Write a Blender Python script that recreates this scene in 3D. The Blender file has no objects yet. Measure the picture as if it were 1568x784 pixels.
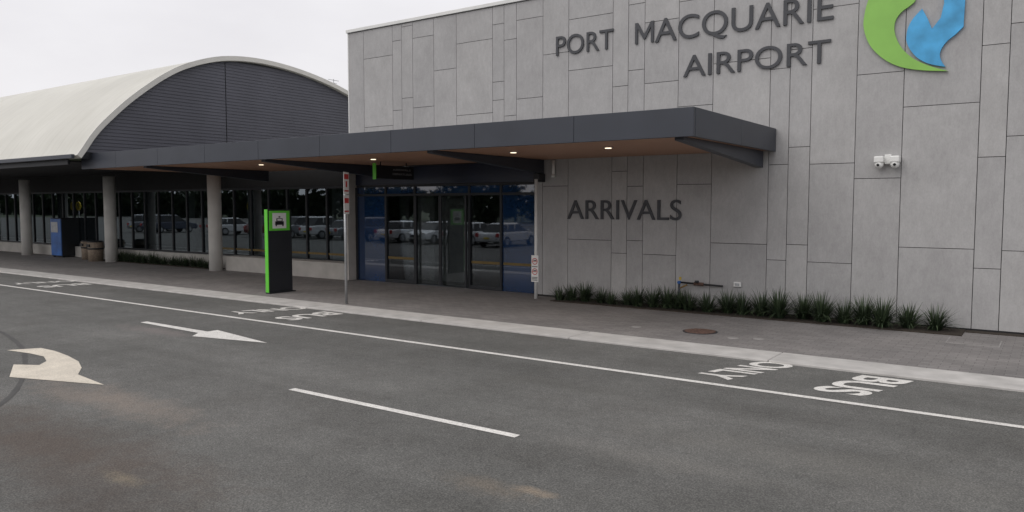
import bpy, bmesh, math, random
from mathutils import Vector, Matrix
random.seed(7)
sc=bpy.context.scene
col=sc.collection
R=math.radians
# ------------------------------------------------------------ materials
def newmat(name):
    m=bpy.data.materials.new(name);m.use_nodes=True
    nt=m.node_tree;b=nt.nodes["Principled BSDF"]
    return m,nt,b
def N(nt,t,**k):
    n=nt.nodes.new(t)
    for a,v in k.items(): setattr(n,a,v)
    return n
def simple(name,colr,rough=.6,metal=0,var=.12,scale=6,bump=0,bscale=60,spec=.4,emit=None,estr=0):
    m,nt,b=newmat(name)
    tc=N(nt,"ShaderNodeTexCoord")
    no=N(nt,"ShaderNodeTexNoise");no.inputs["Scale"].default_value=scale;no.inputs["Detail"].default_value=6
    nt.links.new(tc.outputs["Object"],no.inputs["Vector"])
    ra=N(nt,"ShaderNodeValToRGB")
    c=colr
    ra.color_ramp.elements[0].position=.3;ra.color_ramp.elements[1].position=.7
    ra.color_ramp.elements[0].color=(c[0]*(1-var),c[1]*(1-var),c[2]*(1-var),1)
    ra.color_ramp.elements[1].color=(min(1,c[0]*(1+var)),min(1,c[1]*(1+var)),min(1,c[2]*(1+var)),1)
    nt.links.new(no.outputs["Fac"],ra.inputs["Fac"]);nt.links.new(ra.outputs["Color"],b.inputs["Base Color"])
    b.inputs["Roughness"].default_value=rough;b.inputs["Metallic"].default_value=metal
    b.inputs["Specular IOR Level"].default_value=spec
    if bump:
        n2=N(nt,"ShaderNodeTexNoise");n2.inputs["Scale"].default_value=bscale;n2.inputs["Detail"].default_value=4
        nt.links.new(tc.outputs["Object"],n2.inputs["Vector"])
        bp=N(nt,"ShaderNodeBump");bp.inputs["Strength"].default_value=bump;bp.inputs["Distance"].default_value=.01
        nt.links.new(n2.outputs["Fac"],bp.inputs["Height"]);nt.links.new(bp.outputs["Normal"],b.inputs["Normal"])
    if emit:
        b.inputs["Emission Color"].default_value=emit;b.inputs["Emission Strength"].default_value=estr
    return m
def ramp(nt,fac,stops):
    r=N(nt,"ShaderNodeValToRGB")
    els=r.color_ramp.elements
    while len(els)<len(stops): els.new(.5)
    for e,(p,c) in zip(els,stops):
        e.position=p;e.color=c if len(c)==4 else (*c,1)
    nt.links.new(fac,r.inputs["Fac"]);return r.outputs["Color"]
def mixc(nt,a,b,fac,mode="MIX"):
    m=N(nt,"ShaderNodeMix",data_type='RGBA',blend_type=mode)
    for sock,v in ((m.inputs[0],fac),(m.inputs[6],a),(m.inputs[7],b)):
        if hasattr(v,"is_output"): nt.links.new(v,sock)
        else: sock.default_value=v
    return m.outputs[2]
def noise(nt,vec,scale,detail=4,rough=.5):
    n=N(nt,"ShaderNodeTexNoise");n.inputs["Scale"].default_value=scale;n.inputs["Detail"].default_value=detail
    n.inputs["Roughness"].default_value=rough
    nt.links.new(vec,n.inputs["Vector"]);return n.outputs["Fac"]
def mapping(nt,vec,sc_=(1,1,1),loc=(0,0,0)):
    m=N(nt,"ShaderNodeMapping");m.inputs["Scale"].default_value=sc_;m.inputs["Location"].default_value=loc
    nt.links.new(vec,m.inputs["Vector"]);return m.outputs["Vector"]

def asphalt():
    m,nt,b=newmat("asphalt");tc=N(nt,"ShaderNodeTexCoord").outputs["Object"]
    base=ramp(nt,noise(nt,tc,.35,6,.65),[(.3,(.104,.104,.099)),(.7,(.143,.141,.135))])
    sp=ramp(nt,noise(nt,tc,75,3,.8),[(.32,(.38,.38,.38)),(.5,(.97,.97,.97)),(.66,(1.85,1.83,1.78))])
    c=mixc(nt,base,sp,.75,"MULTIPLY")
    mid=ramp(nt,noise(nt,tc,9,6,.75),[(.3,(.87,.87,.87)),(.7,(1.13,1.13,1.12))])
    c=mixc(nt,c,mid,.8,"MULTIPLY")
    blot=ramp(nt,noise(nt,tc,1.1,7,.7),[(.33,(.82,.81,.80)),(.55,(1,1,1)),(.7,(1.10,1.10,1.09))])
    c=mixc(nt,c,blot,.85,"MULTIPLY")
    st=ramp(nt,noise(nt,mapping(nt,tc,(.06,1.1,1)),1.0,4,.6),[(.35,(.86,.86,.86)),(.65,(1.10,1.10,1.10))])
    c=mixc(nt,c,st,.9,"MULTIPLY")
    def spot(x,y,rx,ry,col_,amt,ns=3.0):
        nonlocal c
        v=mapping(nt,tc,(1/rx,1/ry,0),(-x/rx,-y/ry,0))
        d=N(nt,"ShaderNodeVectorMath",operation='LENGTH');nt.links.new(v,d.inputs[0])
        nn=noise(nt,tc,ns,8,.8)
        ad=N(nt,"ShaderNodeMath",operation='MULTIPLY_ADD');nt.links.new(nn,ad.inputs[0]);ad.inputs[1].default_value=2.2
        nt.links.new(d.outputs["Value"],ad.inputs[2])
        mr=N(nt,"ShaderNodeMapRange");nt.links.new(ad.outputs[0],mr.inputs[0])
        mr.inputs[1].default_value=1.2;mr.inputs[2].default_value=2.1;mr.inputs[3].default_value=amt;mr.inputs[4].default_value=0
        sp2=ramp(nt,noise(nt,tc,75,3,.8),[(.34,(.5,.5,.5)),(.66,(1.45,1.45,1.4))])
        cc_=mixc(nt,col_,sp2,.8,"MULTIPLY")
        c=mixc(nt,c,cc_,mr.outputs[0])
    spot(-2.97,4.45,.22,.09,(.29,.235,.18,1),.8,9)
    spot(-3.3,4.35,.5,.2,(.18,.15,.12,1),.5,6)
    spot(-6.8,3.0,2.8,.7,(.095,.078,.068,1),.85,2.0)
    spot(-5.2,2.5,1.4,.4,(.075,.064,.058,1),.7,3)
    spot(-8.0,4.05,1.9,.42,(.205,.178,.157,1),.85,2.5)
    spot(-9.6,3.2,1.2,.3,(.165,.145,.13,1),.6,3)
    spot(-5.6,2.9,.35,.10,(.19,.16,.12,1),.7,6)
    spot(-11.9,6.75,1.3,.28,(.185,.165,.16,1),.75,3)
    spot(-1.7,6.3,2.2,.5,(.16,.155,.145,1),.5,2)
    spot(-4.5,7.3,1.6,.3,(.10,.098,.092,1),.6,2)
    spot(-2.6,5.6,1.2,.3,(.165,.158,.148,1),.5,2.5)
    nt.links.new(c,b.inputs["Base Color"]);b.inputs["Roughness"].default_value=.88
    b.inputs["Specular IOR Level"].default_value=.25
    bp=N(nt,"ShaderNodeBump");bp.inputs["Strength"].default_value=.55;bp.inputs["Distance"].default_value=.008
    nt.links.new(noise(nt,tc,90,3,.7),bp.inputs["Height"]);nt.links.new(bp.outputs["Normal"],b.inputs["Normal"])
    return m
def pavers():
    m,nt,b=newmat("pavers");tc=N(nt,"ShaderNodeTexCoord").outputs["Object"]
    br=N(nt,"ShaderNodeTexBrick");nt.links.new(tc,br.inputs["Vector"])
    br.inputs["Color1"].default_value=(.185,.175,.170,1);br.inputs["Color2"].default_value=(.222,.211,.205,1)
    br.inputs["Mortar"].default_value=(.125,.118,.114,1);br.inputs["Scale"].default_value=1
    br.inputs["Mortar Size"].default_value=.005;br.inputs["Brick Width"].default_value=.23;br.inputs["Row Height"].default_value=.115
    br.inputs["Mortar Smooth"].default_value=.3
    big=ramp(nt,noise(nt,tc,.8,5,.6),[(.3,(.84,.84,.84)),(.7,(1.14,1.13,1.12))])
    c=mixc(nt,br.outputs["Color"],big,1,"MULTIPLY")
    fine=ramp(nt,noise(nt,tc,60,3,.8),[(.3,(.7,.7,.7)),(.7,(1.3,1.3,1.3))])
    c=mixc(nt,c,fine,.6,"MULTIPLY")
    nt.links.new(c,b.inputs["Base Color"]);b.inputs["Roughness"].default_value=.8;b.inputs["Specular IOR Level"].default_value=.3
    bp=N(nt,"ShaderNodeBump");bp.inputs["Strength"].default_value=.3;bp.inputs["Distance"].default_value=.004
    iv=N(nt,"ShaderNodeMath",operation='SUBTRACT');iv.inputs[0].default_value=1;nt.links.new(br.outputs["Fac"],iv.inputs[1])
    nt.links.new(iv.outputs[0],bp.inputs["Height"]);nt.links.new(bp.outputs["Normal"],b.inputs["Normal"])
    return m
def panelmat():
    m,nt,b=newmat("fibre_cement");tc=N(nt,"ShaderNodeTexCoord").outputs["Object"]
    at=N(nt,"ShaderNodeAttribute",attribute_name="tone")
    off=N(nt,"ShaderNodeVectorMath",operation='MULTIPLY_ADD');nt.links.new(at.outputs["Color"],off.inputs[0]);off.inputs[1].default_value=(40,40,40);nt.links.new(tc,off.inputs[2])
    v=off.outputs[0]
    c=ramp(nt,noise(nt,v,1.6,7,.65),[(.28,(.352,.346,.345)),(.72,(.430,.424,.422))])
    mot=ramp(nt,noise(nt,mapping(nt,v,(1,1,.35)),14,6,.75),[(.3,(.89,.89,.89)),(.7,(1.11,1.11,1.11))])
    c=mixc(nt,c,mot,.75,"MULTIPLY")
    fl=ramp(nt,noise(nt,mapping(nt,v,(1,1,.5)),55,3,.7),[(.30,(.85,.85,.85)),(.5,(1,1,1)),(.72,(1.12,1.12,1.12))])
    c=mixc(nt,c,fl,.5,"MULTIPLY")
    tn=ramp(nt,at.outputs["Fac"],[(0,(.96,.96,.96)),(1,(1.04,1.038,1.03))])
    c=mixc(nt,c,tn,1,"MULTIPLY")
    nt.links.new(c,b.inputs["Base Color"]);b.inputs["Roughness"].default_value=.7;b.inputs["Specular IOR Level"].default_value=.3
    return m
def timber():
    m,nt,b=newmat("timber_soffit");tc=N(nt,"ShaderNodeTexCoord").outputs["Object"]
    c=ramp(nt,noise(nt,mapping(nt,tc,(1.2,18,1)),2,5,.6),[(.3,(.37,.20,.125)),(.7,(.49,.28,.18))])
    nt.links.new(c,b.inputs["Base Color"]);b.inputs["Roughness"].default_value=.5
    return m
def glass(name,tint,refl,rcol=(1,1,1,1)):
    m=bpy.data.materials.new(name);m.use_nodes=True;nt=m.node_tree;nt.nodes.clear()
    o=N(nt,"ShaderNodeOutputMaterial");mx=N(nt,"ShaderNodeMixShader");t=N(nt,"ShaderNodeBsdfTransparent");g=N(nt,"ShaderNodeBsdfGlossy")
    t.inputs["Color"].default_value=tint;g.inputs["Roughness"].default_value=0.012;g.inputs["Color"].default_value=rcol
    tc=N(nt,"ShaderNodeTexCoord").outputs["Object"]
    bp=N(nt,"ShaderNodeBump");bp.inputs["Strength"].default_value=.05;bp.inputs["Distance"].default_value=.02
    nt.links.new(noise(nt,tc,.9,1,.3),bp.inputs["Height"]);nt.links.new(bp.outputs["Normal"],g.inputs["Normal"])
    fr=N(nt,"ShaderNodeFresnel");fr.inputs["IOR"].default_value=1.45
    ad=N(nt,"ShaderNodeMath",operation='ADD');nt.links.new(fr.outputs[0],ad.inputs[0]);ad.inputs[1].default_value=refl;ad.use_clamp=True
    nt.links.new(ad.outputs[0],mx.inputs[0]);nt.links.new(t.outputs[0],mx.inputs[1]);nt.links.new(g.outputs[0],mx.inputs[2]);nt.links.new(mx.outputs[0],o.inputs[0])
    return m
def paintmat(name,c0,wear=.35):
    m,nt,b=newmat(name);tc=N(nt,"ShaderNodeTexCoord").outputs["Object"]
    f2=ramp(nt,noise(nt,tc,3,5,.6),[(.3,(.82,.82,.82)),(.7,(1.05,1.05,1.05))])
    c=mixc(nt,(c0[0],c0[1],c0[2],1),f2,1,"MULTIPLY")
    w=N(nt,"ShaderNodeMath",operation='MULTIPLY')
    inv=ramp(nt,noise(nt,tc,60,4,.8),[(.50,(0,0,0)),(.66,(1,1,1))])
    nt.links.new(inv,w.inputs[0]);w.inputs[1].default_value=wear
    c=mixc(nt,c,(.14,.135,.125,1),w.outputs[0])
    nt.links.new(c,b.inputs["Base Color"]);b.inputs["Roughness"].default_value=.75
    return m
M={}
M['asphalt']=asphalt();M['pavers']=pavers();M['panel']=panelmat();M['timber']=timber()
M['grass']=simple("ground_grass",(.05,.065,.03),.95,scale=.5,var=.3)
M['kerb']=simple("kerb_concrete",(.45,.435,.415),.85,scale=3,var=.16,bump=.4,bscale=80)
M['conc']=simple("concrete",(.45,.43,.40),.85,scale=2.5,var=.12,bump=.3,bscale=50)
M['colconc']=simple("column_concrete",(.66,.645,.61),.8,scale=2.5,var=.08)
M['charc']=simple("charcoal_metal",(.035,.040,.053),.42,.0,scale=1.5,var=.10,spec=.5)
M['charc2']=simple("charcoal_trim",(.020,.022,.026),.5,scale=2,var=.1)
M['dark']=simple("dark_backing",(.02,.02,.021),.8)
M['navy']=simple("navy_header",(.012,.018,.040),.35,scale=1,var=.2,spec=.6)
M['letters']=simple("letter_charcoal",(.055,.057,.064),.5,scale=3,var=.1)
M['clad']=simple("gable_cladding",(.083,.085,.104),.5,scale=.8,var=.12)
M['white']=simple("white_metal",(.72,.72,.70),.5,scale=2,var=.06)
M['rim']=simple("vault_rim_cream",(.64,.63,.585),.5,scale=2,var=.06)
M['alum']=simple("galvanised",(.42,.43,.44),.45,.6,scale=8,var=.15)
M['paint']=paintmat("road_paint",(.74,.72,.68),.75)
M['paintc']=paintmat("road_paint_cream",(.66,.60,.50),.5)
M['green']=simple("lime_green",(.13,.58,.05),.35,scale=2,var=.06,spec=.5)
M['lgreen']=simple("logo_green",(.25,.50,.10),.45,scale=2,var=.10)
M['lblue']=simple("logo_blue",(.07,.36,.66),.45,scale=3,var=.25)
M['red']=simple("sign_red",(.50,.05,.05),.5)
M['yellow']=simple("sign_yellow",(.75,.55,.02),.5)
M['tag']=simple("yellow_tag",(.45,.33,.05),.6)
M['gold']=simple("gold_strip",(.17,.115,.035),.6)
M['blue']=simple("machine_blue",(.03,.12,.38),.35,scale=3,var=.3)
M['black']=simple("black_plastic",(.015,.015,.017),.4)
M['rust']=simple("manhole_iron",(.11,.065,.05),.8,scale=20,var=.35,bump=.4)
M['brown']=simple("bin_aggregate",(.24,.19,.145),.85,scale=30,var=.3,bump=.4)
M['mulch']=simple("mulch",(.035,.027,.02),.95,scale=30,var=.5,bump=1,bscale=70)
M['rubber']=simple("tyre",(.02,.02,.02),.8)
M['copper']=simple("brass",(.25,.16,.06),.5,.5)
M['interior']=simple("interior_wall",(.22,.22,.22),.9)
M['intw']=simple("interior_white",(.60,.60,.58),.8)
M['seal']=simple("sealant_line",(.045,.043,.04),.6,scale=5,var=.2)
M['pit']=simple("pit_frame",(.26,.25,.24),.8,scale=5,var=.2)
M['lamp']=simple("lamp_lens",(.9,.8,.6),.5,emit=(1,.82,.6,1),estr=2.2)
M['win']=glass("window_glass",(.30,.34,.36,1),.14,(.80,.92,1,1))
M['dglass']=glass("door_glass",(.62,.64,.64,1),.06,(.85,.92,1,1))
M['bfilm']=simple("blue_film_glass",(.010,.034,.095),.03,scale=.8,var=.3,spec=1.0)
M['bfilm'].node_tree.nodes["Principled BSDF"].inputs["Coat Weight"].default_value=1.0
M['bfilm'].node_tree.nodes["Principled BSDF"].inputs["Coat Roughness"].default_value=.01
M['carwhite']=simple("car_paint_white",(.70,.71,.72),.25,spec=.6,var=.02)
M['carsilver']=simple("car_paint_silver",(.30,.31,.33),.25,.4,spec=.6,var=.02)
M['carred']=simple("car_paint_dark",(.04,.05,.08),.25,spec=.6,var=.02)
M['carmar']=simple("car_paint_maroon",(.16,.02,.02),.25,spec=.6,var=.02)
def roofmat():
    m,nt,b=newmat("vault_roofing");tc=N(nt,"ShaderNodeTexCoord").outputs["Object"]
    c=ramp(nt,noise(nt,tc,.4,5,.6),[(.3,(.51,.50,.45)),(.7,(.61,.60,.545))])
    sx=N(nt,"ShaderNodeSeparateXYZ");nt.links.new(tc,sx.inputs[0])
    mm=N(nt,"ShaderNodeMath",operation='PINGPONG');nt.links.new(sx.outputs[0],mm.inputs[0]);mm.inputs[1].default_value=.35
    ln=ramp(nt,mm.outputs[0],[(0,(.86,.86,.86)),(.035,(1,1,1))])
    c=mixc(nt,c,ln,.6,"MULTIPLY")
    st=ramp(nt,noise(nt,mapping(nt,tc,(6,.6,.6)),1,4,.6),[(.35,(.92,.92,.90)),(.6,(1,1,1))])
    c=mixc(nt,c,st,.7,"MULTIPLY")
    nt.links.new(c,b.inputs["Base Color"]);b.inputs["Roughness"].default_value=.5
    return m
M['roof']=roofmat()
def leafmat(name,a,b_):
    m,nt,b=newmat(name);at=N(nt,"ShaderNodeAttribute",attribute_name="tone")
    c=ramp(nt,at.outputs["Fac"],[(0,a),(1,b_)])
    nt.links.new(c,b.inputs["Base Color"]);b.inputs["Roughness"].default_value=.55
    return m
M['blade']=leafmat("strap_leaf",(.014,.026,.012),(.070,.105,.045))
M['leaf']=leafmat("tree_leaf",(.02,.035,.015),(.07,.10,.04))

# ------------------------------------------------------------ helpers
def empty(name,loc=(0,0,0)):
    e=bpy.data.objects.new(name,None);col.objects.link(e);e.location=loc;e.empty_display_size=.3;return e
def link(name,me,mat=None,parent=None,smooth=False):
    if mat is not None: me.materials.append(mat)
    o=bpy.data.objects.new(name,me);col.objects.link(o)
    if parent is not None: o.parent=parent
    if smooth:
        for p in me.polygons:p.use_smooth=True
    return o
def bm_box(bm,x0,x1,y0,y1,z0,z1):
    vs=[bm.verts.new((x,y,z)) for x in(x0,x1) for y in(y0,y1) for z in(z0,z1)]
    fs=[(0,1,3,2),(4,6,7,5),(0,4,5,1),(2,3,7,6),(0,2,6,4),(1,5,7,3)]
    return [bm.faces.new([vs[i] for i in f]) for f in fs]
def finish(bm,name,mat,parent=None,bevel=0,smooth=False):
    bmesh.ops.recalc_face_normals(bm,faces=bm.faces)
    me=bpy.data.meshes.new(name);bm.to_mesh(me);bm.free()
    o=link(name,me,mat,parent,smooth)
    if bevel:
        md=o.modifiers.new("b","BEVEL");md.width=bevel;md.segments=2;md.limit_method='ANGLE'
    return o
def box(name,x0,x1,y0,y1,z0,z1,mat,parent=None,bevel=.004):
    bm=bmesh.new();bm_box(bm,min(x0,x1),max(x0,x1),min(y0,y1),max(y0,y1),min(z0,z1),max(z0,z1))
    return finish(bm,name,mat,parent,bevel)
def boxes(name,L,mat,parent=None,bevel=.004):
    bm=bmesh.new()
    for l in L: bm_box(bm,*l)
    return finish(bm,name,mat,parent,bevel)
def cyl(name,p0,p1,r,mat,parent=None,seg=24,r2=None):
    p0=Vector(p0);p1=Vector(p1);d=p1-p0
    bm=bmesh.new();bmesh.ops.create_cone(bm,cap_ends=True,segments=seg,radius1=r,radius2=r if r2 is None else r2,depth=d.length)
    q=d.to_track_quat('Z','Y').to_matrix().to_4x4()
    bmesh.ops.transform(bm,matrix=Matrix.Translation((p0+p1)/2)@q,verts=bm.verts)
    o=finish(bm,name,mat,parent)
    for p in o.data.polygons:
        if len(p.vertices)==4:p.use_smooth=True
    return o
def sheet(name,pts,z,mat,parent=None):
    bm=bmesh.new();f=bm.faces.new([bm.verts.new((x,y,z)) for x,y in pts])
    bm.normal_update()
    bmesh.ops.triangulate(bm,faces=[f],ngon_method='EAR_CLIP')
    for q in bm.faces:
        q.normal_update()
        if q.normal.z<0:q.normal_flip()
    me=bpy.data.meshes.new(name);bm.to_mesh(me);bm.free();return link(name,me,mat,parent)
def spline(pts,n=6):
    P=[Vector((a,b)) for a,b in pts];out=[];L=len(P)
    for i in range(L-1):
        p0=P[max(0,i-1)];p1=P[i];p2=P[i+1];p3=P[min(L-1,i+2)]
        for k in range(n):
            t=k/n;q=.5*((2*p1)+(-p0+p2)*t+(2*p0-5*p1+4*p2-p3)*t*t+(-p0+3*p1-3*p2+p3)*t**3);out.append((q.x,q.y))
    return out
def plate(name,pts,y0,y1,mat,parent=None):
    bm=bmesh.new()
    a=[bm.verts.new((x,y0,z)) for x,z in pts];b=[bm.verts.new((x,y1,z)) for x,z in pts]
    n=len(pts);bm.faces.new(a);bm.faces.new(b[::-1])
    for i in range(n): bm.faces.new((a[i],b[i],b[(i+1)%n],a[(i+1)%n]))
    bm.normal_update()
    bmesh.ops.triangulate(bm,faces=[f for f in bm.faces if len(f.verts)>4],ngon_method='EAR_CLIP')
    return finish(bm,name,mat,parent,0)
def textmesh(name,body,ext,fmap,mat,parent=None,bold=0.0):
    cu=bpy.data.curves.new(name,"FONT");cu.body=body;cu.size=1;cu.extrude=.5 if ext else 0;cu.offset=bold
    ob=bpy.data.objects.new("tmp",cu);col.objects.link(ob)
    bpy.context.view_layer.update()
    dg=bpy.context.evaluated_depsgraph_get()
    me=bpy.data.meshes.new_from_object(ob.evaluated_get(dg))
    bpy.data.objects.remove(ob);me.name=name
    xs=[v.co.x for v in me.vertices];ys=[v.co.y for v in me.vertices]
    x0,x1,y0,y1=min(xs),max(xs),min(ys),max(ys)
    for v in me.vertices:
        v.co=Vector(fmap((v.co.x-x0)/(x1-x0),(v.co.y-y0)/(y1-y0),v.co.z*ext))
    me.materials.clear()
    return link(name,me,mat,parent)

# ------------------------------------------------------------ ground
RZ=-.03
sheet("ground",[(-500,-500),(500,-500),(500,500),(-500,500)],-.07,M['grass'])
sheet("road",[(-140,-42),(60,-42),(60,9.96),(-140,9.96)],RZ,M['asphalt'])
kerbL=[]
x=-96.0
while x<50:
    kerbL.append((x+.004,x+2.996,9.95,10.60,-.2,0.0));x+=3
boxes("kerb",kerbL,M['kerb'],None,.012)
box("footpath",-96,50,10.607,16,-.2,-.006,M['pavers'],None,0)
mk=empty("road_markings")
K=1.012
def ms(name,pts,mat='paint'): sheet(name,[(x*K,y*K) for x,y in pts],RZ+.005,M[mat],mk)
ms("lane_line",[(-80,8.31),(40,8.16),(40,8.255),(-80,8.405)])
ms("dash_line",[(-6.76,5.33),(-3.76,5.34),(-3.76,5.43),(-6.76,5.42)])
ms("straight_arrow",[(-12.75,6.99),(-10.95,6.93),(-10.75,6.70),(-9.32,7.0),(-10.95,7.27),(-10.95,7.09),(-12.75,7.11)])
ms("turn_arrow",[(-11.8,4.56),(-11.3,4.64),(-10.9,4.65),(-10.55,4.53),(-10.36,4.36),(-10.66,4.19),(-9.92,3.85),(-8.62,4.29),(-9.41,4.38),(-9.76,4.59),(-10.2,4.76),(-10.7,4.86),(-11.2,4.92),(-11.59,4.91)],'paintc')
def roadtext(name,body,x0,x1,y0,y1,shear):
    # reading upright for traffic heading +X : text right = -Y, text up = +X
    def f(u,v,w):
        y=y1+(y0-y1)*u; X_=x0+(x1-x0)*v+shear*(y-y0)
        return (X_*K,y*K,RZ+.005)
    textmesh(name,body,0,f,M['paint'],mk,.028)
for i in range(4):
    dx=-9.2*i
    roadtext("bus_word","BUS",-2.16+dx,-1.60+dx,8.62,9.72,.30 if i==0 else .1)
    roadtext("only_word","ONLY",-3.50+dx,-3.02+dx,8.55,9.86,.34)
def ribbon(name,pts,w,z,mat,parent=None):
    P=[Vector((x,y,0)) for x,y in pts];out=[]
    for i in range(len(P)-1):
        p0=P[max(0,i-1)];p1=P[i];p2=P[i+1];p3=P[min(len(P)-1,i+2)]
        for k in range(8):
            t=k/8
            out.append(.5*((2*p1)+(-p0+p2)*t+(2*p0-5*p1+4*p2-p3)*t*t+(-p0+3*p1-3*p2+p3)*t**3))
    out.append(P[-1]);bm=bmesh.new();prev=None
    for i,p in enumerate(out):
        d=(out[min(i+1,len(out)-1)]-out[max(i-1,0)]).normalized();n=Vector((-d.y,d.x,0))*w/2*random.uniform(.8,1.2)
        a=bm.verts.new((p.x+n.x,p.y+n.y,z));b=bm.verts.new((p.x-n.x,p.y-n.y,z))
        if prev: bm.faces.new((prev[0],prev[1],b,a))
        prev=(a,b)
    return finish(bm,name,mat,parent)
ribbon("tyre_mark",[(-15,5.3),(-13.8,5.25),(-12.27,4.91),(-11.1,4.5),(-9.87,3.97),(-8.74,3.3),(-7.6,2.2)],.06,RZ+.003,M['seal'])
def disc(name,x,y,r,z,mat,h=.012,seg=40):
    e=empty(name,(x,y,0))
    cyl("rim",(0,0,z-.004),(0,0,z+h*.6),r,M['charc2'] if r>.2 else mat,e,seg)
    cyl("lid",(0,0,z-.004),(0,0,z+h),r*.9,mat,e,seg)
    if r>.2: boxes("lid_ribs",[(-r*.6,r*.6,k*r*.22-.008,k*r*.22+.008,z+h,z+h+.004) for k in range(-3,4)],mat,e,0)
disc("manhole_cover",-4.58,11.62,.27,-.006,M['rust'])
for (a,b) in ((-5.62,11.48),(-3.61,11.5),(-3.95,11.35)): disc("service_cover",a,b,.085,-.006,M['pit'],.006)
pc=empty("pit_cover",(-.95,13.05,0))
box("frame",-.34,.34,-.30,.30,-.01,.002,M['pit'],pc,.003);box("lid",-.32,.32,-.28,.28,-.01,.005,M['pavers'],pc,.002)

# ------------------------------------------------------------ main building
WY=14.2
tb=empty("airport_terminal_building")
cols=[-15.3,-14.75,-13.73,-13.42,-13.05,-12.37,-11.67,-10.61,-10.29,-9.95,-9.25,-8.60,-7.55,-7.2,-6.84,-6.12,-5.42,-4.35,-4.0,-3.63,-2.89,-2.165,-1.08,-.71,0.0]
br={0:[],1:[5.74,4.0],2:[6.07,4.36],3:[6.38,4.64],4:[6.06,4.38],5:[5.21,3.7],6:[5.76,4.1],7:[6.06,4.37,4.78],8:[5.68,4.0],9:[6.07,4.35],10:[5.24,2.41],11:[5.9,4.84,1.27],12:[4.41,2.69,1.01],13:[6.0,4.70,2.38,1.28],14:[5.6,4.41,1.01],15:[5.9,3.9,2.40],16:[6.0,4.65,1.28],17:[5.7,4.44,2.73,1.0],18:[4.75,3.03,1.29],19:[5.4,2.72,.99],20:[5.9,4.2,2.45],21:[5.6,3.61,1.30],22:[6.1,4.48,2.75,1.0],23:[4.77,3.06,1.29]}
xr=0.0;random.seed(3)
while xr<9:
    w=random.choice((.35,.7,1.05,.35,.7));cols.append(xr+w);xr+=w
    z0=random.uniform(.9,1.5);br[len(cols)-2]=[z0,z0+1.5+random.random()*.4,z0+3.2+random.random()*.5]
random.seed(11)
bm=bmesh.new();cl=bm.loops.layers.color.new("tone");g=.005
TOP=6.46
for i in range(len(cols)-1):
    a,b=cols[i],cols[i+1]
    bottom=.03
    if b<=-9.2: bottom=3.02
    zs=[bottom]+sorted(z for z in br[i] if z>bottom+.1)+[TOP]
    for k in range(len(zs)-1):
        fs=bm_box(bm,a+g,b-g,WY,WY+.03,zs[k]+(g if k else 0),zs[k+1]-g)
        t=random.random()
        for f in fs:
            for l in f.loops:l[cl]=(t,t,t,1)
fs=bm_box(bm,-9.42,-9.25-g,WY,WY+.03,.03,3.0)
for f in fs:
    for l in f.loops:l[cl]=(.4,.4,.4,1)
finish(bm,"facade_panels",M['panel'],tb,.002)
XR=cols[-1]
box("wall_backing_right",-9.42,XR,WY+.034,WY+.25,0,6.44,M['dark'],tb,0)
box("wall_backing_upper",-15.3,-9.423,WY+.034,WY+.25,2.98,6.44,M['dark'],tb,0)
box("upper_volume",-15.29,XR,WY+.253,32,3.1,6.43,M['conc'],tb,0)
box("side_flashing",-15.335,-15.30,WY-.006,WY+.3,3.0,6.46,M['white'],tb,.003)
box("parapet_coping",-15.36,XR+.05,WY-.04,WY+.4,6.47,6.55,M['white'],tb,.006)
box("wall_footing",-9.40,XR,WY+.004,WY+.033,-.006,.024,M['dark'],tb,0)
box("reveal_right",-9.418,-9.36,WY+.253,14.6,0,2.98,M['charc2'],tb,.003)
GY=14.47
fr=[]
for xx in (-15.36,-14.28,-13.27,-11.52,-10.58,-9.47):
    fr.append((xx,xx+.06,GY-.05,GY+.05,0,2.46))
boxes("door_frames",fr,M['charc2'],tb,.003)
boxes("door_frame_rails",[(-15.3,-9.41,GY-.046,GY+.046,2.23,2.29),(-15.3,-9.41,GY-.046,GY+.046,2.462,2.52),(-14.22,-13.27,GY-.04,GY+.04,0,.08),(-11.46,-10.58,GY-.04,GY+.04,0,.08)],M['charc2'],tb,.003)
box("header",-15.36,-9.37,GY-.03,GY+.1,2.523,2.975,M['navy'],tb,.003)
for nm,a,b,mt in (("film_panel",-15.3,-14.28,'bfilm'),("sidelight",-14.22,-13.27,'dglass'),("sliding_door",-13.21,-11.52,'dglass'),("sidelight",-11.46,-10.58,'dglass'),("film_panel",-10.52,-9.47,'bfilm')):
    box(nm,a,b,GY-.008,GY+.008,.0 if nm!="sidelight" else .08,2.23,M[mt],tb,0)
    box("transom_glass",a,b,GY-.009,GY+.007,2.29,2.46,M['bfilm'] ,tb,0)
boxes("sliding_door_stiles",[(-13.19,-13.14,GY-.10,GY-.06,.02,2.22),(-12.40,-12.36,GY-.10,GY-.06,.02,2.22),(-12.355,-12.315,GY-.10,GY-.06,.02,2.22),(-11.58,-11.53,GY-.10,GY-.06,.02,2.22)],M['charc2'],tb,.002)
boxes("glazing_gold_strip",[(-14.2,-13.3,GY-.013,GY-.009,.61,.67),(-11.44,-10.6,GY-.013,GY-.009,.61,.67),(-10.5,-9.5,GY-.013,GY-.009,.61,.67)],M['gold'],tb,0)  # thin gold-coloured bands low on the door glazing
box("jamb",-15.50,-15.37,14.16,14.62,0,2.97,M['conc'],tb,.004)
WN=14.72
mul=[];x=-15.95;xs=[]
while x>-62:
    xs.append(x);mul.append((x-.03,x+.03,WN-.04,WN+.04,.46,2.46));x-=.86
boxes("window_mullions",mul,M['charc2'],tb,.003)
boxes("window_rails",[(-62,-15.5,WN-.036,WN+.036,.40,.46),(-62,-15.5,WN-.036,WN+.036,2.46,2.52)],M['charc2'],tb,.002)
bm=bmesh.new()
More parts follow.
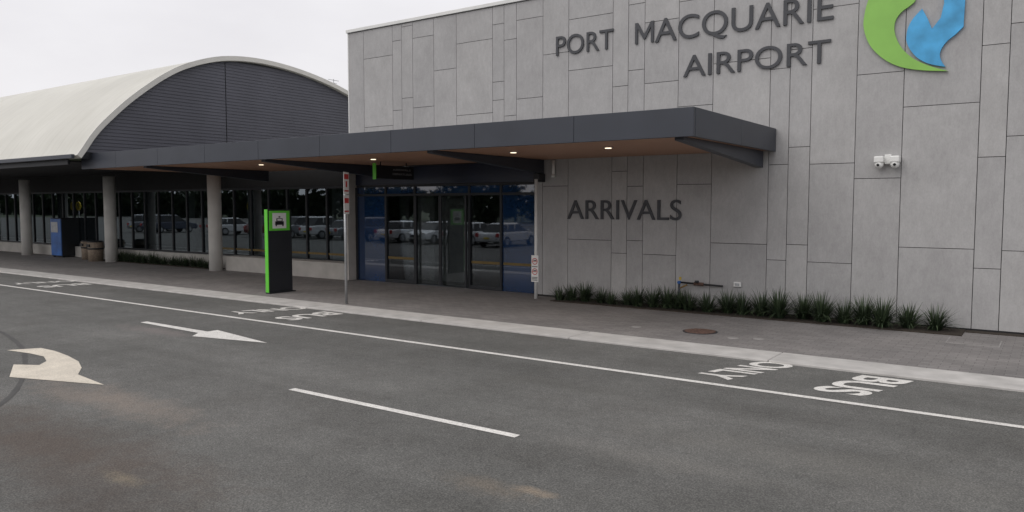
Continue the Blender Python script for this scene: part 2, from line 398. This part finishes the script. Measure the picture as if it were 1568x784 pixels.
for i in range(len(xs)):
    a=xs[i]+.0;b=xs[i]+.86 if i else -15.5
    y=WN+random.uniform(-.002,.002);tl=random.uniform(-.0022,.0022)
    v=[bm.verts.new(q) for q in ((a+.03,y-tl,.46),(b-.03,y+tl,.46),(b-.03,y+tl,2.46),(a+.03,y-tl,2.46))];bm.faces.new(v)
me=bpy.data.meshes.new("window_panes");bm.to_mesh(me);bm.free();link("window_panes",me,M['win'],tb)
box("window_gold_strip",-22,-15.6,WN-.012,WN-.008,.59,.65,M['gold'],tb,0)  # gold-coloured band low across the window panes
box("window_header",-62,-15.505,WN-.03,WN+.2,2.523,3.25,M['dark'],tb,.003)
box("window_plinth",-20.85,-15.505,14.18,WN-.045,-.006,.44,M['conc'],tb,.01)
box("window_plinth_left",-62,-20.855,14.55,WN-.045,-.006,.40,M['conc'],tb,.01)
box("plinth_wall",-62,-15.51,WN-.04,WN+.1,-.006,.398,M['conc'],tb,0)
box("interior_back_wall",-62,-9.3,21,21.2,0,3.1,M['interior'],tb,0)
box("interior_floor",-62,-9.3,WN+.11,21,-.006,.01,M['conc'],tb,0)
box("interior_ceiling",-62,-9.36,WN+.21,21,2.9,2.95,M['intw'],tb,0)
box("interior_side_wall",-9.3,-9.2,14.6,21.2,0,3.1,M['interior'],tb,0)
box("interior_end_wall",-62.1,-62,14.6,21.2,0,3.1,M['interior'],tb,0)
for a,b,y in ((-13.95,-13.35,15.3),(-13.2,-12.35,15.35),(-15.3,-14.9,16.0),(-18.3,-17.6,16.2),(-22.4,-22,16.1),(-26.2,-25.6,16.2)):
    box("interior_pillar",a,b,y,y+.4,.011,2.89,M['intw'],tb,.01)
boxes("interior_counter",[(-16.2,-14.2,18.5,19.2,.011,.8),(-20.5,-18.9,18,18.8,.011,.9),(-30,-27,18,18.8,.011,.9)],M['interior'],tb,.01)
for cx in (-21.08,-27.3,-33.9,-40.5,-47.1):
    cyl("concrete_column",(cx,14.0,-.006),(cx,14.0,3.0),.20,M['colconc'],tb,40)

# ------------------------------------------------------------ canopy
ca=empty("entrance_canopy")
CX0,CX1,CY0=-21.6,-4.22,10.35
fz0,fz1=2.965,3.375
pan=[];x=CX1
while x>CX0:
    x2=max(x-1.95,CX0);pan.append((x2+.003,x-.003,CY0,CY0+.06,fz0,fz1));x=x2
boxes("front_fascia",pan,M['charc'],ca,.004)
pan=[];y=CY0+.066
while y<WY-.01:
    y2=min(y+1.93,WY-.006);pan.append((CX1-.06,CX1,y,y2-.004,fz0,fz1));y=y2
boxes("end_fascia",pan,M['charc'],ca,.004)
box("canopy_roof",CX0,CX1-.062,CY0+.062,WY-.006,3.25,3.36,M['charc'],ca,0)
box("soffit",CX0,CX1-.065,CY0+.065,WY-.006,2.985,3.01,M['timber'],ca,0)
box("soffit_recess",CX0,-9.43,WY-.003,GY-.035,2.985,3.01,M['timber'],ca,0)
def bracket(cx):
    bm=bmesh.new();w=.07
    pr=[(10.5,2.982),(10.5,2.93),(14.15,2.68),(14.15,2.982)]
    a=[bm.verts.new((cx-w,y,z)) for y,z in pr];b=[bm.verts.new((cx+w,y,z)) for y,z in pr]
    bm.faces.new(a);bm.faces.new(b[::-1])
    for i in range(4): bm.faces.new((a[i],b[i],b[(i+1)%4],a[(i+1)%4]))
    finish(bm,"bracket_beam",M['charc'],ca,.004)
for cx in (-4.5,-9.25,-14.0,-18.7): bracket(cx)
box("beam_stub",-9.33,-9.17,13.95,14.19,2.50,2.679,M['charc2'],ca,.01)
for lx in (-6.32,-8.30,-11.95,-15.75,-18.75):
    ly=11.75
    cyl("downlight_ring",(lx,ly,2.972),(lx,ly,2.984),.085,M['alum'],ca)
    cyl("downlight_lens",(lx,ly,2.964),(lx,ly,2.971),.055,M['lamp'],ca)
    ld=bpy.data.lights.new("downlight","SPOT");ld.energy=12;ld.color=(1,.78,.55);ld.spot_size=R(120);ld.spot_blend=.6;ld.shadow_soft_size=.06
    lo=bpy.data.objects.new("downlight_lamp",ld);col.objects.link(lo);lo.location=(lx,ly,2.95);lo.parent=ca

# ------------------------------------------------------------ barrel vault
va=empty("vaulted_terminal_hall")
prof=[(9.95,3.30),(10.08,3.48),(10.35,3.88),(10.71,4.29),(11.44,4.98),(12.42,5.72),(13.24,6.16),(14.3,6.50),(15.5,6.63),(16.8,6.58),(18.15,6.38),(19.41,6.06),(21,5.5),(23,4.6),(25,3.4)]
cv=spline(prof,5)+[prof[-1]]
VX=-21.0;th=.13
def nrm(i):
    a=cv[max(0,i-1)];b=cv[min(len(cv)-1,i+1)];d=Vector((b[0]-a[0],b[1]-a[1])).normalized();return Vector((-d.y,d.x))
inner=[(c[0]-nrm(i).x*th,c[1]-nrm(i).y*th) for i,c in enumerate(cv)]
bm=bmesh.new();xsn=[VX,-75]
O=[[bm.verts.new((x,y,z)) for y,z in cv] for x in xsn];I=[[bm.verts.new((x,y,z)) for y,z in inner] for x in xsn]
for i in range(len(cv)-1):
    bm.faces.new((O[0][i],O[0][i+1],O[1][i+1],O[1][i]));bm.faces.new((I[0][i],I[1][i],I[1][i+1],I[0][i+1]))
    bm.faces.new((O[0][i],I[0][i],I[0][i+1],O[0][i+1]))
bm.faces.new((O[0][0],O[1][0],I[1][0],I[0][0]))
vo=finish(bm,"vault_shell",M['roof'],va)
for p in vo.data.polygons:
    if abs(p.normal.x)<.5:p.use_smooth=True
md=vo.modifiers.new("e","EDGE_SPLIT");md.split_angle=R(40)
bm=bmesh.new();prev=None
for i in range(len(cv)):
    n=nrm(i);y,z=cv[i]
    q=[bm.verts.new((xx,y+n.x*h,z+n.y*h)) for xx,h in ((VX+.003,-.12),(VX+.05,-.12),(VX+.05,.02),(VX+.003,.02))]
    if prev:
        for k in range(4): bm.faces.new((prev[k],q[k],q[(k+1)%4],prev[(k+1)%4]))
    else: bm.faces.new(q)
    prev=q
finish(bm,"vault_rim",M['rim'],va)
def yl(z,left=True):
    pk=max(range(len(inner)),key=lambda i:inner[i][1])
    seq=range(0,pk) if left else range(pk,len(inner)-1)
    for i in seq:
        a,b=inner[i],inner[i+1]
        if (a[1]-z)*(b[1]-z)<=0 and a[1]!=b[1]:
            return a[0]+(b[0]-a[0])*(z-a[1])/(b[1]-a[1])
    return None
bm=bmesh.new();z=3.4;bh=.095
GX=-21.12
while z<6.46:
    y0=yl(z+bh,True);y1=yl(z+bh,False)
    if y0 is None or y1 is None: break
    y0a=yl(z,True) or y0;y1a=yl(z,False) or y1
    for (s0,s1) in ((None,14.485),(14.515,None)):
        A0=s0 if s0 else y0a;A1=s1 if s1 else y1a;B0=s0 if s0 else y0;B1=s1 if s1 else y1
        if A0>=A1: continue
        v=[bm.verts.new(q) for q in ((GX+.024,A0,z),(GX+.024,A1,z),(GX+.008,B1,z+bh),(GX+.008,B0,z+bh))];bm.faces.new(v)
        v2=[bm.verts.new(q) for q in ((GX+.008,A0,z),(GX+.008,A1,z),(GX+.024,A1,z),(GX+.024,A0,z))];bm.faces.new(v2)
    z+=bh
me=bpy.data.meshes.new("gable_boards");bm.to_mesh(me);bm.free();link("gable_boards",me,M['clad'],va)
bm=bmesh.new();bm.faces.new([bm.verts.new((GX,y,z)) for y,z in inner])
me=bpy.data.meshes.new("gable_backing");bm.to_mesh(me);bm.free();link("gable_backing",me,M['charc2'],va)
box("eave_soffit",-75,-21.65,10.1,14.68,3.15,3.2,M['dark'],va,0)
box("eave_gutter",-75,-21.1,9.86,9.945,3.22,3.33,M['charc'],va,.01)
box("eave_fascia",-75,-21.65,10.02,10.08,3.08,3.22,M['charc2'],va,.004)
an=empty("roof_antenna",(-21.6,19.3,6.0))
cyl("mast",(0,0,0),(0,0,.55),.015,M['alum'],an,8)
boxes("elements",[(-.01,.01,-.25,.25,.50,.515),(-.01,.01,-.15,.15,.40,.412)],M['alum'],an,0)

# ------------------------------------------------------------ lettering
def walltext(name,body,x0,x1,z0,z1):
    e=empty(name)
    textmesh("letters",body,.028,lambda u,v,w:(x0+(x1-x0)*u,WY-.018-w,z0+(z1-z0)*v),M['letters'],e,0)
    return e
walltext("wall_lettering","PORT",-8.90,-7.53,5.18,5.585)
mq=walltext("wall_lettering","ACQUARIE",-6.61,-3.29,5.10,5.635)
mp=[(0,0),(0,1),(.15,1),(.5,.40),(.85,1),(1,1),(1,0),(.86,0),(.86,.74),(.55,.20),(.45,.20),(.14,.74),(.14,0)]
plate("letter_m",[(-7.04+.40*u,5.205+.41*v) for u,v in mp],WY-.032,WY-.004,M['letters'],mq)
walltext("wall_lettering","AIRPORT",-6.01,-3.32,4.455,4.86)
walltext("wall_lettering","ARRIVALS",-8.60,-6.01,1.70,2.105)
lg=empty("airport_logo_sign")
outer=spline([(-2.45,5.95),(-2.64,5.7),(-2.74,5.42),(-2.79,5.2),(-2.80,4.98),(-2.72,4.72),(-2.58,4.52),(-2.38,4.35),(-2.15,4.24),(-1.85,4.17),(-1.53,4.13)],5)
innr=spline([(-1.53,4.13),(-1.80,4.24),(-2.02,4.37),(-2.18,4.53),(-2.28,4.70),(-2.33,4.88),(-2.31,5.04),(-2.22,5.16),(-2.10,5.24),(-2.03,5.32),(-2.05,5.5),(-2.12,5.75),(-2.45,5.95)],4)
plate("green_swoosh",outer+innr,WY-.045,WY-.008,M['lgreen'],lg)
bl=spline([(-1.93,5.16),(-2.05,5.03),(-2.12,4.90),(-2.145,4.78),(-2.14,4.66),(-2.08,4.52),(-1.97,4.38),(-1.80,4.27),(-1.57,4.20)],4)+spline([(-1.57,4.20),(-1.63,4.30),(-1.655,4.40),(-1.63,4.50),(-1.56,4.60),(-1.45,4.69),(-1.34,4.80)],4)
plate("blue_swoosh",bl+[(-1.34,4.80),(-1.33,5.22),(-1.40,5.55),(-1.55,5.7),(-1.64,5.5),(-1.62,5.2),(-1.66,4.98),(-1.78,4.82),(-1.84,4.98)],WY-.045,WY-.008,M['lblue'],lg)

# ------------------------------------------------------------ CCTV
cc=empty("security_camera",(-2.36,WY,2.72))
box("mount_box",-.05,.05,-.07,-.0,-.04,.12,M['white'],cc,.01)
for s in (-1,1):
    box("camera_body",s*.12-.075,s*.12+.075,-.20,-.02,-.02,.09,M['white'],cc,.02)
    bm=bmesh.new();bmesh.ops.create_uvsphere(bm,u_segments=20,v_segments=12,radius=.07)
    bmesh.ops.translate(bm,verts=bm.verts,vec=(s*.12,-.13,-.045));finish(bm,"dome",M['white'],cc,0,True)
    cyl("lens",(s*.12,-.20,-.05),(s*.12+s*.01,-.213,-.06),.022,M['black'],cc,16)
tp=empty("garden_tap",(-5.98,WY-.14,0))
cyl("riser",(0,0,0),(0,0,.52),.022,M['charc'],tp,12);cyl("riser2",(.0,0,.38),(.16,0,.46),.016,M['copper'],tp,12)
cyl("tap_head",(0,-.03,.50),(0,.03,.50),.03,M['blue'],tp,14);box("tag",.0,.05,-.02,-.015,.55,.61,M['tag'],tp,0)
cyl("hose_pipe",(.0,.02,.50),(.85,.06,.47),.018,M['black'],tp,10);cyl("valve",(.30,0.0,.49),(.48,.03,.485),.034,M['rust'],tp,12)
cyl("valve_handle",(.38,-.06,.52),(.38,-.06,.56),.04,M['charc2'],tp,12)
pb=empty("power_outlet",(-4.87,WY,.51));box("cover",-.07,.07,-.05,-.002,-.04,.05,M['white'],pb,.01);box("socket",-.04,.04,-.056,-.051,-.02,.03,M['alum'],pb,0)
dp=empty("wall_downpipe",(-8.94,WY-.05,0));cyl("pipe",(0,0,2.62),(0,0,2.96),.035,M['white'],dp,14);cyl("collar",(0,0,2.60),(0,0,2.66),.045,M['white'],dp,14)

# ------------------------------------------------------------ totem
to=empty("taxi_totem_sign",(-14.60,10.97,0))
box("base_plate",-.03,.12,-.01,.72,-.004,.02,M['charc2'],to,.004)
box("body",0,.085,.0,.66,.021,1.88,M['charc2'],to,.006)
box("front_edge",-.012,.095,-.02,-.001,.021,1.90,M['green'],to,.004)
box("top_cap",-.012,.09,.001,.66,1.885,1.90,M['charc2'],to,.002)
box("icon_frame",.087,.094,.03,.60,1.42,1.87,M['green'],to,.004)
box("icon_panel",.095,.098,.12,.50,1.47,1.82,M['white'],to,.002)
boxes("taxi_pictogram",[(.099,.102,.19,.43,1.55,1.63),(.099,.102,.225,.395,1.632,1.70),(.099,.102,.285,.335,1.715,1.745),(.099,.102,.20,.235,1.52,1.549),(.099,.102,.385,.42,1.52,1.549)],M['black'],to,.001)
boxes("taxi_window",[(.1025,.104,.25,.37,1.645,1.685)],M['white'],to,0)
boxes("panel_joints",[(.086,.088,.0,.66,z,z+.006) for z in (.5,.95,1.38)],M['dark'],to,0)
hs=empty("hanging_wayfinding_sign",(-12.6,12.4,0))
box("panel",-.05,.05,.02,1.26,2.60,2.90,M['black'],hs,.005);box("green_edge",-.04,.06,0,.018,2.58,2.94,M['green'],hs,.003)
boxes("hangers",[(-.01,.01,.2,.22,2.90,2.984),(-.01,.01,1.05,1.07,2.90,2.984)],M['charc2'],hs,0)
def xtext(name,body,x,y0,y1,z0,z1,mat,par,bold=0.0):
    textmesh(name,body,.002,lambda u,v,w:(x+w,y0+(y1-y0)*u,z0+(z1-z0)*v),mat,par,bold)
xtext("line_1","ARRIVALS",.053,.55,1.15,2.79,2.835,M['alum'],hs);xtext("line_2","DEPARTURES",.053,.55,1.18,2.69,2.735,M['alum'],hs)
sp=empty("parking_sign_post",(-11.76,10.76,0))
cyl("post",(0,0,-.006),(0,0,2.67),.028,M['alum'],sp,16)
sr=empty("sign_plates");sr.parent=sp;sr.rotation_euler=(0,0,R(110))
box("plate_upper",-.11,.11,-.036,-.031,2.22,2.66,M['white'],sr,.001);box("plate_lower",-.11,.11,-.036,-.031,1.82,2.20,M['white'],sr,.001)
boxes("red_bands",[(-.09,.09,-.039,-.037,2.52,2.62),(-.09,.09,-.039,-.037,1.86,1.89),(-.09,.09,-.039,-.037,2.04,2.14),(-.09,.09,-.039,-.037,2.27,2.30),(-.03,.03,-.039,-.037,2.36,2.48)],M['red'],sr,0)
ns=empty("no_smoking_sign_post",(-9.1,13.72,0))
cyl("post",(0,0,-.006),(0,0,2.55),.035,M['white'],ns,16)
box("plate",-.09,.09,-.045,-.037,.36,.93,M['white'],ns,.003)
for zc in (.80,.58):
    bm=bmesh.new()
    for k in range(28):
        a0=k/28*2*math.pi;a1=(k+1)/28*2*math.pi
        v=[bm.verts.new((r*math.cos(a),-.048,zc+r*math.sin(a))) for a,r in ((a0,.055),(a1,.055),(a1,.07),(a0,.07))];bm.faces.new(v)
    finish(bm,"ring",M['red'],ns)
    box("bar",-.05,.05,-.050,-.049,zc-.006,zc+.006,M['red'],ns,0)
    box("cigarette",-.035,.04,-.0475,-.0465,zc+.012,zc+.03,M['black'],ns,0)
boxes("caption",[(-.07,.07,-.048,-.046,z,z+.014) for z in (.39,.42,.45,.68)],M['black'],ns,0)
vm=empty("vending_machine",(-31.95,14.05,0))
box("cabinet",0,.85,.03,.75,.03,1.50,M['charc2'],vm,.015);box("front_graphic",.01,.84,.0,.029,.06,1.47,M['blue'],vm,.006)
box("display_window",.06,.6,-.006,-.001,.95,1.35,M['alum'],vm,.004)
boxes("feet",[(.03,.1,.05,.12,-.006,.03),(.75,.82,.05,.12,-.006,.03),(.03,.1,.62,.7,-.006,.03),(.75,.82,.62,.7,-.006,.03)],M['black'],vm,0)
box("side_vent",.851,.856,.2,.6,.2,.5,M['black'],vm,0)
for bx,by,hh in ((-28.1,13.85,.68),(-29.3,14.2,.66)):
    lb=empty("litter_bin",(bx,by,0))
    cyl("drum",(0,0,-.006),(0,0,hh),.24,M['brown'],lb,20,.27)
    cyl("lid",(0,0,hh),(0,0,hh+.05),.28,M['charc2'],lb,20,.2);cyl("band",(0,0,hh*.62),(0,0,hh*.7),.268,M['charc2'],lb,20,.271)
    box("opening",-.1,.1,-.285,-.2,hh*.75,hh*.9,M['black'],lb,.01)

# ------------------------------------------------------------ plants
def strap_bed(name,clumps,zbase=0.0):
    bm=bmesh.new();cl=bm.loops.layers.color.new("tone")
    for (cx,cy,s) in clumps:
        nb=int(150*min(1,s/.4)+30)
        for k in range(nb):
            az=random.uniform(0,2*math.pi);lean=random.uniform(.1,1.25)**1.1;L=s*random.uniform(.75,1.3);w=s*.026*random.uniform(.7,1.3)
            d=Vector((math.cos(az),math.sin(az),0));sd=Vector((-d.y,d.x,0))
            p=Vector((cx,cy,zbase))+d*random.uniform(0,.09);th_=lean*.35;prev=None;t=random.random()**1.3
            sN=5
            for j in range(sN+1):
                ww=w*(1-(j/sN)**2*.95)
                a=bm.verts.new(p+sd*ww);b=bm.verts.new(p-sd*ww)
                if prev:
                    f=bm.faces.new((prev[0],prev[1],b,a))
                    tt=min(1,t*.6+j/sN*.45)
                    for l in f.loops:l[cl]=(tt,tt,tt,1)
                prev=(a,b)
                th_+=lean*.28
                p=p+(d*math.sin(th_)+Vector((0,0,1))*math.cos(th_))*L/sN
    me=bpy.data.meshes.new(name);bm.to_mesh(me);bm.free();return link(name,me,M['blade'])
cl_=[];x=-8.5
while x<-1.3:
    cl_.append((x,13.80+random.uniform(-.1,.1),random.uniform(.36,.47) if x>-4.9 else random.uniform(.27,.40)))
    x+=random.uniform(.22,.38) if x<-2.6 else random.uniform(.36,.46)
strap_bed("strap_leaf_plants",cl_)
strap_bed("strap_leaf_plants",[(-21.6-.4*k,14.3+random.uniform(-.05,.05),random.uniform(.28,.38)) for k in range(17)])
box("garden_bed",-8.62,-1.15,13.52,WY-.002,-.05,.012,M['mulch'],None,.01)
box("garden_bed",-28.3,-21.4,14.1,14.545,-.05,.012,M['mulch'],None,.01)
box("garden_edging",-1.14,10,13.98,WY-.002,-.05,.004,M['mulch'],None,.002)

# ------------------------------------------------------------ things reflected in the glass (car park behind)
def car_mesh(name,paint,loc,rot,suv):
    e=empty(name,loc);e.rotation_euler=(0,0,rot);e.scale=(.82,.82,.82)
    h=1.0 if suv else .88;rh=1.62 if suv else 1.40
    pr=[(-2.15,.32),(-2.2,.6),(-2.1,h-.16),(-1.2,h),(1.7,h),(2.1,h-.05),(2.18,.6),(2.12,.32)]
    bm=bmesh.new();W2=.88
    a=[bm.verts.new((-W2,y,z)) for y,z in pr];b=[bm.verts.new((W2,y,z)) for y,z in pr];n=len(pr)
    bm.faces.new(a);bm.faces.new(b[::-1])
    for i in range(n):bm.faces.new((a[i],b[i],b[(i+1)%n],a[(i+1)%n]))
    finish(bm,"body",paint,e,.09)
    yr=1.95 if suv else 1.6
    def frust(nm,y0,y1,y2,y3,z0,z1,w0,w1,mat,bev):
        bm=bmesh.new()
        v=[bm.verts.new(q) for q in ((-w0,y0,z0),(w0,y0,z0),(w0,y3,z0),(-w0,y3,z0),(-w1,y1,z1),(w1,y1,z1),(w1,y2,z1),(-w1,y2,z1))]
        for f in ((0,1,2,3),(4,5,6,7),(0,1,5,4),(1,2,6,5),(2,3,7,6),(3,0,4,7)):bm.faces.new([v[i] for i in f])
        finish(bm,nm,mat,e,bev)
    frust("windows",-1.15,-.42,yr-.55,yr,h-.02,rh-.06,.78,.58,M['black'],.02)
    frust("roof",-.48,-.34,yr-.64,yr-.52,rh-.07,rh,.585,.50,paint,.03)
    for s in(-1,1):
        boxes("pillars",[(s*.69-.02,s*.69+.02,y-.04,y+.04,h-.02,rh-.06) for y in (.25,1.0)],paint,e,.01)
        for y in (-1.35,1.35):
            cyl("wheel",(s*.72,y,.32),(s*.90,y,.32),.32,M['rubber'],e,24);cyl("rim",(s*.88,y,.32),(s*.91,y,.32),.2,M['alum'],e,16)
        box("headlight",s*.6-.18,s*.6+.18,-2.21,-2.12,.62,.76,M['white'],e,.03);box("taillight",s*.7-.12,s*.7+.12,2.12,2.2,.62,.85,M['red'],e,.03)
        box("mirror",s*.9-.02,s*1.02+.0,-.95,-.85,h-.02,h+.12,paint,e,.02)
    box("grille",-.4,.4,-2.225,-2.19,.45,.6,M['black'],e,.01)
    box("number_plate",-.18,.18,2.17,2.2,.5,.6,M['yellow'],e,.005)
x=-56.0;random.seed(9)
while x<-11:
    if random.random()<.75:
        pm=random.choice(['carwhite','carwhite','carsilver','carsilver','carred','carmar'])
        car_mesh("parked_car",M[pm],(x,-2.4+random.uniform(-.3,.3),RZ),R(random.choice([0,180])+random.uniform(-3,3)),random.random()<.4)
    x+=2.4
for xx in (-27.9,-43):
    cs=empty("pedestrian_crossing_sign",(xx,9.2,0))
    cyl("post",(0,0,RZ),(0,0,2.2),.025,M['alum'],cs,12)
    cyl("disc",(0,-.02,1.95),(0,.03,1.95),.24,M['yellow'],cs,28)
    boxes("legs_pictogram",[(-.05,-.02,.031,.034,1.82,2.0),(.02,.05,.031,.034,1.82,2.0),(-.05,.05,.031,.034,2.0,2.08)],M['black'],cs,0)
def tree_mass(name,x0,x1,y0,y1,hmin,hmax,n):
    bm=bmesh.new();cl=bm.loops.layers.color.new("tone");x=x0
    while x<x1:
        y=random.uniform(y0,y1);h=random.uniform(hmin,hmax);r=h*random.uniform(.4,.55)
        tr=bm_box(bm,x-.12,x+.12,y-.12,y+.12,-.07,h*.5)
        for f in tr:
            for l in f.loops:l[cl]=(.1,.1,.1,1)
        lob=[(Vector((x,y,h*.5))+Vector((random.uniform(-r,r)*.9,random.uniform(-r,r)*.6,random.uniform(-.35,.35)*h)),r*random.uniform(.5,.7)) for _ in range(8)]
        for k in range(n):
            c,rr=random.choice(lob)
            d=Vector((random.gauss(0,1),random.gauss(0,1),random.gauss(0,1))).normalized();p=c+d*rr*random.uniform(.5,1.05)
            u=Vector((random.gauss(0,1),random.gauss(0,1),random.gauss(0,1))).normalized()*.5;w=u.orthogonal().normalized()*.42
            f=bm.faces.new([bm.verts.new(q) for q in (p-u,p+w,p+u,p-w)])
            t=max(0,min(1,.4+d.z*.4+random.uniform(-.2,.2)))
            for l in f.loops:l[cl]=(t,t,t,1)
        x+=r*random.uniform(.6,1.0)
    me=bpy.data.meshes.new(name);bm.to_mesh(me);bm.free();link(name,me,M['leaf'])
tree_mass("distant_trees",-190,10,-50,-43,3.2,5.6,260)

# ------------------------------------------------------------ world, sun, camera
w=bpy.data.worlds.new("World");sc.world=w;w.use_nodes=True;nt=w.node_tree
bg=nt.nodes["Background"]
sky=nt.nodes.new("ShaderNodeTexSky");sky.sky_type='NISHITA';sky.sun_disc=False
el=R(50);az=R(205)
sky.sun_elevation=el;sky.sun_rotation=az;sky.air_density=1.5;sky.dust_density=4
tcw=N(nt,"ShaderNodeTexCoord").outputs["Generated"]
cl=ramp(nt,noise(nt,mapping(nt,tcw,(1,1,2.5)),1.6,6,.55),[(.3,(8.1,7.9,8.25)),(.7,(9.9,9.75,10.0))])
mx=mixc(nt,sky.outputs["Color"],cl,.92)
nt.links.new(mx,bg.inputs["Color"]);bg.inputs["Strength"].default_value=.10
sl=bpy.data.lights.new("sun","SUN");sl.energy=1.3;sl.angle=R(60);sl.color=(1,.975,.945)
so=bpy.data.objects.new("sun",sl);col.objects.link(so)
dirv=Vector((math.sin(az)*math.cos(el),math.cos(az)*math.cos(el),math.sin(el)))
so.rotation_euler=dirv.to_track_quat('Z','Y').to_euler();so.location=dirv*40
cam=bpy.data.cameras.new("camera");cam.sensor_width=36;cam.lens=27.09;cam.clip_end=2000;cam.clip_start=.05
co=bpy.data.objects.new("camera",cam);col.objects.link(co);co.location=(0,0,2.0)
co.rotation_euler=(math.pi/2-math.atan(78/1180),0,math.atan(1180/1664));sc.camera=co
sc.view_settings.view_transform='Standard';sc.view_settings.look='None';sc.view_settings.exposure=0
